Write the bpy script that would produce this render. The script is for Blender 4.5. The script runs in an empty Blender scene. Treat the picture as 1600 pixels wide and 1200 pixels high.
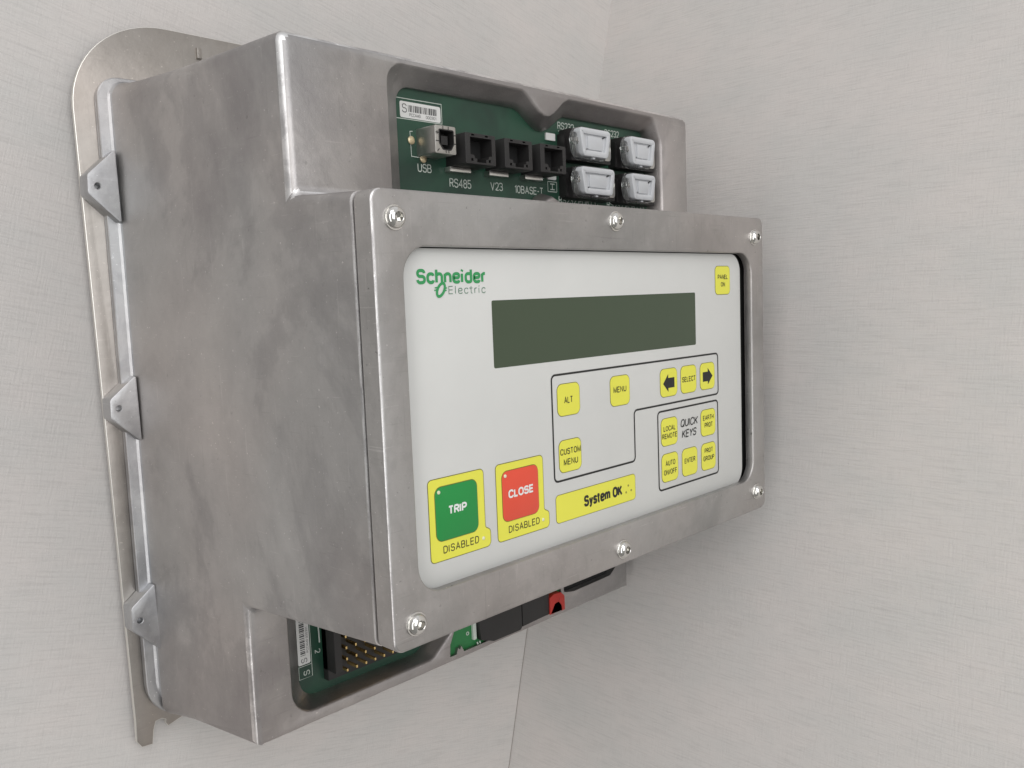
import bpy, bmesh, math, random
from mathutils import Vector, Matrix

random.seed(7)
scene = bpy.context.scene
COL = scene.collection
SC = 0.00082            # one model unit in metres (front frame is 300 units wide)

# ------------------------------------------------------------------ camera
CAM_POS = (-194.3768, -264.2154, 139.4573)
CAM_R = ((0.7009601, -0.7121393, -0.0388905), (-0.0978708, -0.0420343, -0.9943110), (0.7064532, 0.7007786, -0.0991620))      # rows: right, down, forward
cam = bpy.data.cameras.new('camera')
cam.sensor_width = 36.0
cam.lens = 1326.867 / 1600.0 * 36.0
cam.clip_start = 0.005
cam.clip_end = 50.0
camo = bpy.data.objects.new('camera', cam)
COL.objects.link(camo)
r, d, f = (Vector(v) for v in CAM_R)
u, b = -d, -f
M = Matrix(((r.x, u.x, b.x, CAM_POS[0]*SC), (r.y, u.y, b.y, CAM_POS[1]*SC), (r.z, u.z, b.z, CAM_POS[2]*SC), (0, 0, 0, 1)))
camo.matrix_world = M
scene.camera = camo

# ------------------------------------------------------------------ world
world = bpy.data.worlds.new('World')
scene.world = world
world.use_nodes = True
wn, wl = world.node_tree.nodes, world.node_tree.links
wn.clear()
wo = wn.new('ShaderNodeOutputWorld'); wb = wn.new('ShaderNodeBackground')
tc = wn.new('ShaderNodeTexCoord'); sp = wn.new('ShaderNodeSeparateXYZ'); cr = wn.new('ShaderNodeValToRGB')
mp = wn.new('ShaderNodeMapRange'); mp.inputs['From Min'].default_value = -1; mp.inputs['From Max'].default_value = 1
wl.new(tc.outputs['Generated'], sp.inputs[0])
mz = wn.new('ShaderNodeMath'); mz.operation = 'MULTIPLY_ADD'; mz.inputs[1].default_value = 0.45    # room is darker towards its left side
wl.new(sp.outputs['X'], mz.inputs[0]); wl.new(sp.outputs['Z'], mz.inputs[2]); wl.new(mz.outputs[0], mp.inputs['Value']); wl.new(mp.outputs[0], cr.inputs[0])
cr.color_ramp.elements[0].position = 0.0; cr.color_ramp.elements[0].color = (0.36, 0.355, 0.34, 1)
cr.color_ramp.elements[1].position = 1.0; cr.color_ramp.elements[1].color = (1.0, 1.0, 1.02, 1)
e = cr.color_ramp.elements.new(0.5); e.color = (0.60, 0.59, 0.58, 1)
wl.new(cr.outputs[0], wb.inputs[0]); wb.inputs[1].default_value = 0.80
wl.new(wb.outputs[0], wo.inputs[0])

# ------------------------------------------------------------------ lamps (ceiling fitting, plus added unseen lights)
def area(name, loc, target, sx, sy, power, color):
    L = bpy.data.lights.new(name, 'AREA'); L.shape = 'RECTANGLE'; L.size = sx; L.size_y = sy
    L.energy = power; L.color = color
    o = bpy.data.objects.new(name, L); COL.objects.link(o)
    o.location = loc
    o.rotation_euler = (Vector(target) - Vector(loc)).to_track_quat('-Z', 'Y').to_euler()
    return o
area('ceiling_and_fill_lamp', (-0.75, -0.85, 1.25), (0.05, 0.1, 0.1), 1.1, 1.1, 7.0, (1.0, 0.985, 0.97))
area('left_edge_light', (-1.55, -0.72, -0.15), (0.1, 0.1, -0.1), 0.5, 2.2, 10.0, (1.0, 0.99, 0.98))  # unseen tall source added at left for bright highlights on the front edges
area('ceiling_and_fill_lamp', (-0.40, -1.5, 0.45), (0.15, 0.1, 0.0), 1.0, 1.4, 10.0, (0.98, 0.99, 1.0))  # added fill from the front, set low to soften the unit's shadow

scene.view_settings.view_transform = 'Standard'
scene.view_settings.look = 'None'
scene.view_settings.exposure = -0.20
scene.view_settings.gamma = 1.0
scene.view_settings.use_curve_mapping = False
scene.cycles.caustics_reflective = False
scene.cycles.caustics_refractive = False

# ------------------------------------------------------------------ materials
def mat(name, col, rough=0.5, metal=0.0, **kw):
    m = bpy.data.materials.new(name); m.use_nodes = True
    p = m.node_tree.nodes['Principled BSDF']
    p.inputs['Base Color'].default_value = (*col, 1)
    p.inputs['Roughness'].default_value = rough
    p.inputs['Metallic'].default_value = metal
    for k, v in kw.items():
        p.inputs[k.replace('_', ' ')].default_value = v
    return m

def nd(m, t, **kw):
    n = m.node_tree.nodes.new(t)
    for k, v in kw.items():
        if hasattr(n, k): setattr(n, k, v)
        else: n.inputs[k].default_value = v
    return n

def ramp(m, src, stops):
    c = nd(m, 'ShaderNodeValToRGB')
    el = c.color_ramp.elements
    while len(el) > 1: el.remove(el[-1])
    el[0].position = stops[0][0]; el[0].color = stops[0][1]
    for p, q in stops[1:]:
        x = el.new(p); x.color = q
    m.node_tree.links.new(src, c.inputs[0])
    return c.outputs[0]

def g(v, a=1.0): return (v, v, v, 1) if not isinstance(v, tuple) else (*v, 1)

def cast_metal(name, lo, hi, r0=0.34, r1=0.52, scale=14.0, metal=1.0, grain=0.25, stain=0.35, scratch=0.6):
    m = mat(name, hi, 0.4, metal)
    L = m.node_tree.links; p = m.node_tree.nodes['Principled BSDF']
    tcn = nd(m, 'ShaderNodeTexCoord')
    n1 = nd(m, 'ShaderNodeTexNoise', Scale=scale, Detail=7.0, Roughness=0.66, Distortion=0.35)
    L.new(tcn.outputs['Object'], n1.inputs['Vector'])
    col = ramp(m, n1.outputs['Fac'], [(0.36, g(lo)), (0.47, g(tuple(a*0.6+b_*0.4 for a, b_ in zip(lo, hi)))), (0.50, g(tuple(a*0.35+b_*0.65 for a, b_ in zip(lo, hi)))), (0.66, g(hi))])
    # small darker pits and specks of the casting
    n2 = nd(m, 'ShaderNodeTexNoise', Scale=380.0, Detail=3.0, Roughness=0.6)
    L.new(tcn.outputs['Object'], n2.inputs['Vector'])
    sp_ = ramp(m, n2.outputs['Fac'], [(0.24, g(1 - stain)), (0.33, g(1.0))])
    n2c = nd(m, 'ShaderNodeTexNoise', Scale=900.0, Detail=1.0)
    L.new(tcn.outputs['Object'], n2c.inputs['Vector'])
    glint = ramp(m, n2c.outputs['Fac'], [(0.735, g(1.0)), (0.79, g(1.45))])  # random bright dots put sparkle into the metal colour
    n2b = nd(m, 'ShaderNodeTexNoise', Scale=55.0, Detail=6.0, Roughness=0.7, Distortion=0.6)
    L.new(tcn.outputs['Object'], n2b.inputs['Vector'])
    md = ramp(m, n2b.outputs['Fac'], [(0.35, g(0.95)), (0.65, g(1.04))])
    mx = nd(m, 'ShaderNodeMix', data_type='RGBA', blend_type='MULTIPLY'); mx.inputs[0].default_value = 1
    L.new(col, mx.inputs[6]); L.new(sp_, mx.inputs[7])
    mx2 = nd(m, 'ShaderNodeMix', data_type='RGBA', blend_type='MULTIPLY'); mx2.inputs[0].default_value = 1
    mxf = nd(m, 'ShaderNodeMix', data_type='RGBA', blend_type='MULTIPLY'); mxf.inputs[0].default_value = 1
    L.new(mx.outputs[2], mxf.inputs[6]); L.new(glint, mxf.inputs[7])
    L.new(mxf.outputs[2], mx2.inputs[6]); L.new(md, mx2.inputs[7])
    # fine handling scratches in three directions and a faint pink oxide tint
    last = mx2.outputs[2]; srough = []
    for rot_, sc_, off in ((0.25, (2600, 90, 2600), 0.0), (1.1, (3000, 2400, 70), 3.0), (2.2, (80, 2600, 2600), 7.0)):
        mpn = nd(m, 'ShaderNodeMapping'); mpn.inputs['Rotation'].default_value = (rot_, rot_*0.7, rot_*1.3); mpn.inputs['Scale'].default_value = sc_
        mpn.inputs['Location'].default_value = (off, off, off)
        L.new(tcn.outputs['Object'], mpn.inputs['Vector'])
        sn = nd(m, 'ShaderNodeTexNoise', Scale=0.5, Detail=2.0, Roughness=0.5)
        L.new(mpn.outputs[0], sn.inputs['Vector'])
        sc2 = ramp(m, sn.outputs['Fac'], [(0.25, g(0.88)), (0.33, g(1.0)), (0.69, g(1.0)), (0.76, g(1.22))])
        mx3 = nd(m, 'ShaderNodeMix', data_type='RGBA', blend_type='MULTIPLY'); mx3.inputs[0].default_value = scratch
        L.new(last, mx3.inputs[6]); L.new(sc2, mx3.inputs[7]); last = mx3.outputs[2]
    nt = nd(m, 'ShaderNodeTexNoise', Scale=7.0, Detail=2.0)
    mpt = nd(m, 'ShaderNodeMapping'); mpt.inputs['Location'].default_value = (4.3, 1.7, 9.1)
    L.new(tcn.outputs['Object'], mpt.inputs['Vector']); L.new(mpt.outputs[0], nt.inputs['Vector'])
    mx4 = nd(m, 'ShaderNodeMix', data_type='RGBA', blend_type='MULTIPLY'); mx4.inputs[0].default_value = 1
    L.new(last, mx4.inputs[6]); L.new(ramp(m, nt.outputs['Fac'], [(0.42, g((0.985, 1.0, 1.01))), (0.62, g((1.02, 0.99, 0.985)))]), mx4.inputs[7])
    L.new(mx4.outputs[2], p.inputs['Base Color'])
    n3 = nd(m, 'ShaderNodeTexNoise', Scale=scale*1.7, Detail=6.0, Roughness=0.65)
    L.new(tcn.outputs['Object'], n3.inputs['Vector'])
    L.new(ramp(m, n3.outputs['Fac'], [(0.35, g(r0)), (0.65, g(r1))]), p.inputs['Roughness'])
    n4 = nd(m, 'ShaderNodeTexNoise', Scale=1500.0, Detail=4.0, Roughness=0.7)
    L.new(tcn.outputs['Object'], n4.inputs['Vector'])
    n5 = nd(m, 'ShaderNodeTexNoise', Scale=60.0, Detail=4.0, Roughness=0.6)
    L.new(tcn.outputs['Object'], n5.inputs['Vector'])
    b1 = nd(m, 'ShaderNodeBump', Strength=grain, Distance=0.0002)
    L.new(n4.outputs['Fac'], b1.inputs['Height'])
    b2 = nd(m, 'ShaderNodeBump', Strength=0.25, Distance=0.0012)
    L.new(n5.outputs['Fac'], b2.inputs['Height']); L.new(b1.outputs[0], b2.inputs['Normal'])
    L.new(b2.outputs[0], p.inputs['Normal'])
    return m

M_CAST = cast_metal('cast_aluminium', (0.36, 0.345, 0.343), (0.56, 0.542, 0.525), 0.40, 0.58, 7.5, stain=0.18, grain=0.4)
M_BEZEL = cast_metal('frame_aluminium', (0.41, 0.40, 0.39), (0.54, 0.528, 0.515), 0.40, 0.54, 13.0, stain=0.55, scratch=0.9)
M_HIGHLIGHT = cast_metal('painted_edge_highlight', (0.50, 0.49, 0.49), (0.88, 0.87, 0.86), 0.30, 0.48, 60.0, stain=0.3)  # edge highlights put into the colour as a lighter, patchy metal
M_LUG = cast_metal('machined_aluminium', (0.44, 0.44, 0.45), (0.60, 0.60, 0.60), 0.34, 0.48, 30.0, stain=0.2)
M_PLATE = cast_metal('stainless_plate', (0.36, 0.33, 0.30), (0.43, 0.40, 0.37), 0.36, 0.46, 10.0, grain=0.08, stain=0.1)
M_SCREW = mat('bright_steel', (0.74, 0.73, 0.70), 0.09, 1.0)
M_EDGE = mat('cut_steel_edge', (0.85, 0.83, 0.78), 0.35, 1.0)  # cut edge of the plate, its bright highlight line put into the colour
M_USB = mat('dull_nickel', (0.50, 0.49, 0.46), 0.38, 1.0)
M_STEEL = mat('nickel_steel', (0.66, 0.65, 0.62), 0.28, 1.0)
M_GOLD = mat('gold_pin', (0.80, 0.58, 0.25), 0.25, 1.0)
M_BRASS = mat('tinned_pad', (0.62, 0.52, 0.34), 0.35, 0.8)
M_BLACK = mat('black_plastic', (0.018, 0.017, 0.017), 0.45)
M_BLACK2 = mat('grey_black_plastic', (0.022, 0.021, 0.021), 0.5)
M_DARK = mat('cavity_shade', (0.012, 0.012, 0.012), 0.8)  # near-black stands in for shade inside gaps and recesses
M_RED = mat('red_plastic', (0.50, 0.03, 0.02), 0.45)
M_WHITE = mat('sticker_white', (0.78, 0.78, 0.76), 0.5)
M_SILK = mat('silkscreen_white', (0.62, 0.68, 0.62), 0.6)
M_INK = mat('black_ink', (0.015, 0.015, 0.014), 0.5)
M_TEXTW = mat('white_ink', (0.80, 0.82, 0.80), 0.5)

def panel_mat(name, col, rough=0.42, var=0.03, bump=0.06):
    m = mat(name, col, rough)
    L = m.node_tree.links; p = m.node_tree.nodes['Principled BSDF']
    t = nd(m, 'ShaderNodeTexCoord')
    n = nd(m, 'ShaderNodeTexNoise', Scale=22.0, Detail=5.0, Roughness=0.6)
    L.new(t.outputs['Object'], n.inputs['Vector'])
    L.new(ramp(m, n.outputs['Fac'], [(0.3, g(tuple(c*(1-var) for c in col))), (0.7, g(tuple(min(1, c*(1+var)) for c in col)))]), p.inputs['Base Color'])
    n2 = nd(m, 'ShaderNodeTexNoise', Scale=2600.0, Detail=2.0)
    L.new(t.outputs['Object'], n2.inputs['Vector'])
    b = nd(m, 'ShaderNodeBump', Strength=bump, Distance=0.0001)
    L.new(n2.outputs['Fac'], b.inputs['Height']); L.new(b.outputs[0], p.inputs['Normal'])
    return m
M_PANEL = panel_mat('panel_film', (0.655, 0.66, 0.64))
M_YELLOW = panel_mat('yellow_film', (0.80, 0.78, 0.085), var=0.02)
M_OLIVE = mat('key_outline', (0.16, 0.15, 0.03), 0.5)
M_GREENKEY = panel_mat('green_film', (0.012, 0.27, 0.055), 0.35)
M_REDKEY = panel_mat('red_film', (0.78, 0.085, 0.045), 0.35)
M_LOGO = mat('logo_green', (0.035, 0.31, 0.10), 0.5)
M_LOGO2 = mat('logo_grey_green', (0.15, 0.26, 0.19), 0.5)
M_LCD = mat('lcd_glass', (0.054, 0.078, 0.045), 0.12)
M_LED = mat('led_lens', (0.75, 0.75, 0.55), 0.2)

def pcb_mat():
    m = mat('green_solder_mask', (0.016, 0.10, 0.042), 0.38)
    L = m.node_tree.links; p = m.node_tree.nodes['Principled BSDF']
    t = nd(m, 'ShaderNodeTexCoord')
    n = nd(m, 'ShaderNodeTexNoise', Scale=60.0, Detail=3.0, Distortion=0.4)
    L.new(t.outputs['Object'], n.inputs['Vector'])
    L.new(ramp(m, n.outputs['Fac'], [(0.3, g((0.014, 0.045, 0.030))), (0.62, g((0.020, 0.075, 0.045)))]), p.inputs['Base Color'])
    return m
M_PCB = pcb_mat()

def cap_mat():
    m = mat('milky_plastic', (0.93, 0.95, 0.98), 0.30)
    p = m.node_tree.nodes['Principled BSDF']
    p.inputs['Transmission Weight'].default_value = 0.36
    p.inputs['IOR'].default_value = 1.4
    return m
M_CAP = cap_mat()

M_CLEAR = mat('clear_plastic', (0.93, 0.95, 0.96), 0.12)
M_CLEAR.node_tree.nodes['Principled BSDF'].inputs['Transmission Weight'].default_value = 0.9
M_CLEAR.node_tree.nodes['Principled BSDF'].inputs['IOR'].default_value = 1.35
def wall_mat(name, tint, dark=0.14):
    m = mat(name, tint, 0.6)
    L = m.node_tree.links; p = m.node_tree.nodes['Principled BSDF']
    t = nd(m, 'ShaderNodeTexCoord')
    def streak(sx, sz, lo, hi, a, b_, sc=1.0):
        mpn = nd(m, 'ShaderNodeMapping'); mpn.inputs['Scale'].default_value = (sx, sz, 1)
        L.new(t.outputs['Object'], mpn.inputs['Vector'])
        n = nd(m, 'ShaderNodeTexNoise', Scale=sc, Detail=4.0, Roughness=0.62)
        L.new(mpn.outputs[0], n.inputs['Vector'])
        return n.outputs['Fac'], ramp(m, n.outputs['Fac'], [(a, g(lo)), (b_, g(hi))])
    f1, c1 = streak(48, 1000, 1-dark*0.75, 1.0, 0.30, 0.52)       # long horizontal threads
    f2, c2 = streak(1200, 90, 1-dark*0.3, 1.0, 0.30, 0.50)      # short vertical threads
    f3, c3 = streak(14, 20, (0.955, 0.96, 0.96), (1.02, 1.0, 0.995), 0.38, 0.62)            # broad mottling
    f4, c4 = streak(110, 1500, 1-dark*1.8, 1.0, 0.22, 0.30)        # sparse dark threads
    f5, c5 = streak(500, 500, 1-dark*2.2, 1.0, 0.15, 0.215)      # specks
    last = None
    base = nd(m, 'ShaderNodeRGB'); base.outputs[0].default_value = (*tint, 1)
    last = base.outputs[0]
    for c in (c1, c2, c3, c4, c5):
        mx = nd(m, 'ShaderNodeMix', data_type='RGBA', blend_type='MULTIPLY'); mx.inputs[0].default_value = 1
        L.new(last, mx.inputs[6]); L.new(c, mx.inputs[7]); last = mx.outputs[2]
    L.new(last, p.inputs['Base Color'])
    ad = nd(m, 'ShaderNodeMath', operation='ADD'); L.new(f1, ad.inputs[0]); L.new(f2, ad.inputs[1])
    ad2 = nd(m, 'ShaderNodeMath', operation='ADD'); L.new(ad.outputs[0], ad2.inputs[0]); L.new(f4, ad2.inputs[1])
    b = nd(m, 'ShaderNodeBump', Strength=0.35, Distance=0.0005)
    L.new(ad2.outputs[0], b.inputs['Height']); L.new(b.outputs[0], p.inputs['Normal'])
    return m
M_WALL = wall_mat('laminate_wall', (0.665, 0.643, 0.622))
M_WALL2 = wall_mat('laminate_side', (0.665, 0.643, 0.622), 0.14)
M_SEAM = mat('seam_sealant', (0.30, 0.27, 0.25), 0.8)  # even dark tone of the thin sealant strip in the corner

# ------------------------------------------------------------------ helpers
def props(o, **kw):
    for k, v in kw.items(): o[k] = v
    return o

def link(name, me, parent=None):
    o = bpy.data.objects.new(name, me); COL.objects.link(o)
    if parent is not None: o.parent = parent
    return o

def finish(me, smooth_angle=None):
    if smooth_angle is None:
        for p in me.polygons: p.use_smooth = False
    else:
        for p in me.polygons: p.use_smooth = True
        me.set_sharp_from_angle(angle=math.radians(smooth_angle))

def from_bm(name, bm, mats, parent=None, smooth=35):
    bmesh.ops.recalc_face_normals(bm, faces=bm.faces)
    for v in bm.verts: v.co *= SC
    me = bpy.data.meshes.new(name); bm.to_mesh(me); bm.free()
    for m in (mats if isinstance(mats, (list, tuple)) else [mats]): me.materials.append(m)
    finish(me, smooth)
    return link(name, me, parent)

def rpoly(pts, rad, seg=6):
    """rounded polygon: corners (x,z) with fillet radii"""
    n = len(pts); out = []
    if not isinstance(rad, (list, tuple)): rad = [rad]*n
    for i in range(n):
        p = Vector(pts[i]); a = Vector(pts[i-1]); c = Vector(pts[(i+1) % n]); r_ = rad[i]
        if r_ <= 0: out.append(tuple(p)); continue
        d1 = (a-p).normalized(); d2 = (c-p).normalized()
        ang = d1.angle(d2)
        t = r_/math.tan(ang/2)
        t = min(t, (a-p).length*0.49, (c-p).length*0.49)
        rr = t*math.tan(ang/2)
        cen = p + (d1+d2).normalized()*(rr/math.sin(ang/2))
        s = p + d1*t - cen; e_ = p + d2*t - cen
        a0 = math.atan2(s.y, s.x); a1 = math.atan2(e_.y, e_.x)
        da = (a1-a0+math.pi) % (2*math.pi) - math.pi
        for k in range(seg+1):
            q = a0 + da*k/seg
            out.append((cen.x+rr*math.cos(q), cen.y+rr*math.sin(q)))
    return out

def rrect(x0, x1, z0, z1, r_, seg=6):
    return rpoly([(x0, z0), (x1, z0), (x1, z1), (x0, z1)], r_, seg)

def ccw(pts):
    a = sum(pts[i-1][0]*pts[i][1]-pts[i][0]*pts[i-1][1] for i in range(len(pts)))
    return pts if a > 0 else pts[::-1]

def offset(pts, d_):
    """offset a ccw outline outwards by d_"""
    n = len(pts); out = []
    for i in range(n):
        p = Vector(pts[i]); a = Vector(pts[i-1]); c = Vector(pts[(i+1) % n])
        e1 = (p-a); e2 = (c-p)
        n1 = Vector((e1.y, -e1.x)).normalized() if e1.length > 1e-9 else Vector((0, 0))
        n2 = Vector((e2.y, -e2.x)).normalized() if e2.length > 1e-9 else n1
        if n1.length == 0: n1 = n2
        m_ = (n1+n2)
        if m_.length < 1e-6: m_ = n1
        m_.normalize()
        k = d_/max(0.35, m_.dot(n1))
        out.append((p.x+m_.x*k, p.y+m_.y*k))
    return out

def loft(bm, rings, cap0=True, cap1=True, mi=0):
    """rings: list of (outline pts (x,z), y)"""
    vs = [[bm.verts.new((x, y, z)) for x, z in pts] for pts, y in rings]
    n = len(vs[0]); fs = []
    for a, b_ in zip(vs, vs[1:]):
        for i in range(n):
            j = (i+1) % n
            fs.append(bm.faces.new((a[i], a[j], b_[j], b_[i])))
    if cap0: fs.append(bm.faces.new(vs[0]))
    if cap1: fs.append(bm.faces.new(vs[-1][::-1]))
    for f_ in fs: f_.material_index = mi
    return vs

def slab(bm, pts, y0, y1, rnd=0.0, mi=0, seg=2):
    """solid from front y0 to back y1 with a rounded front edge"""
    pts = ccw(pts)
    if rnd > 0:
        rings = []
        for k in range(seg+1):
            q = math.pi/2*k/seg
            rings.append((offset(pts, -rnd*(1-math.sin(q))), y0+rnd*(1-math.cos(q))))
        rings.append((pts, y1))
    else:
        rings = [(pts, y0), (pts, y1)]
    loft(bm, rings, mi=mi)

def box(bm, x0, x1, y0, y1, z0, z1, mi=0, r_=0.0):
    slab(bm, [(x0, z0), (x1, z0), (x1, z1), (x0, z1)], y0, y1, r_, mi)

def flat(bm, pts, y, mi=0):
    f_ = bm.faces.new([bm.verts.new((x, y, z)) for x, z in pts]); f_.material_index = mi
    return f_

def stroke(bm, pts, y, w, mi=0, closed=True, th=0.08):
    """a printed line following an outline"""
    if closed:
        pts = ccw(pts); A = offset(pts, w/2); B = offset(pts, -w/2); n = len(pts); rng = range(n)
    else:
        A = []; B = []; n = len(pts)
        for i in range(n):
            p = Vector(pts[i]); a = Vector(pts[max(0, i-1)]); c = Vector(pts[min(n-1, i+1)])
            t = (c-a).normalized(); q = Vector((t.y, -t.x))*w/2
            A.append((p.x+q.x, p.y+q.y)); B.append((p.x-q.x, p.y-q.y))
        rng = range(n-1)
    va = [bm.verts.new((x, y, z)) for x, z in A]; vb = [bm.verts.new((x, y, z)) for x, z in B]
    for i in rng:
        j = (i+1) % n
        f_ = bm.faces.new((va[i], va[j], vb[j], vb[i])); f_.material_index = mi

def lathe(bm, cx, cz, prof, n=24, mi=0):
    """prof: (radius, y) list"""
    rings = []
    for r_, y in prof:
        if r_ < 1e-6: rings.append([bm.verts.new((cx, y, cz))])
        else: rings.append([bm.verts.new((cx+r_*math.cos(2*math.pi*k/n), y, cz+r_*math.sin(2*math.pi*k/n))) for k in range(n)])
    for a, b_ in zip(rings, rings[1:]):
        for i in range(n):
            j = (i+1) % n
            if len(a) == 1 and len(b_) == 1: continue
            if len(b_) == 1: f_ = bm.faces.new((a[i], a[j], b_[0]))
            elif len(a) == 1: f_ = bm.faces.new((a[0], b_[j], b_[i]))
            else: f_ = bm.faces.new((a[i], a[j], b_[j], b_[i]))
            f_.material_index = mi

def polyround(pts, r_, seg=5):
    """open polyline with rounded inner corners"""
    if r_ <= 0 or len(pts) < 3: return list(pts)
    out = [tuple(pts[0])]
    for i in range(1, len(pts)-1):
        p = Vector(pts[i]); a = Vector(pts[i-1]); c = Vector(pts[i+1])
        d1 = (a-p); d2 = (c-p); l1, l2 = d1.length, d2.length
        d1 /= l1; d2 /= l2
        t = min(r_, l1*(0.5 if i > 1 else 1.0), l2*(0.5 if i < len(pts)-2 else 1.0))
        s0 = p+d1*t; s1 = p+d2*t
        for k in range(seg+1):
            q = k/seg
            out.append(tuple(s0*(1-q)**2 + p*(2*q*(1-q))*1.0 + s1*q*q) if False else tuple(arcq(s0, p, s1, q)))
    out.append(tuple(pts[-1]))
    return out
def arcq(s0, p, s1, q):
    w = 0.72
    den = (1-q)**2 + 2*w*q*(1-q) + q*q
    return (s0*(1-q)**2 + p*(2*w*q*(1-q)) + s1*q*q)/den

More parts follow.
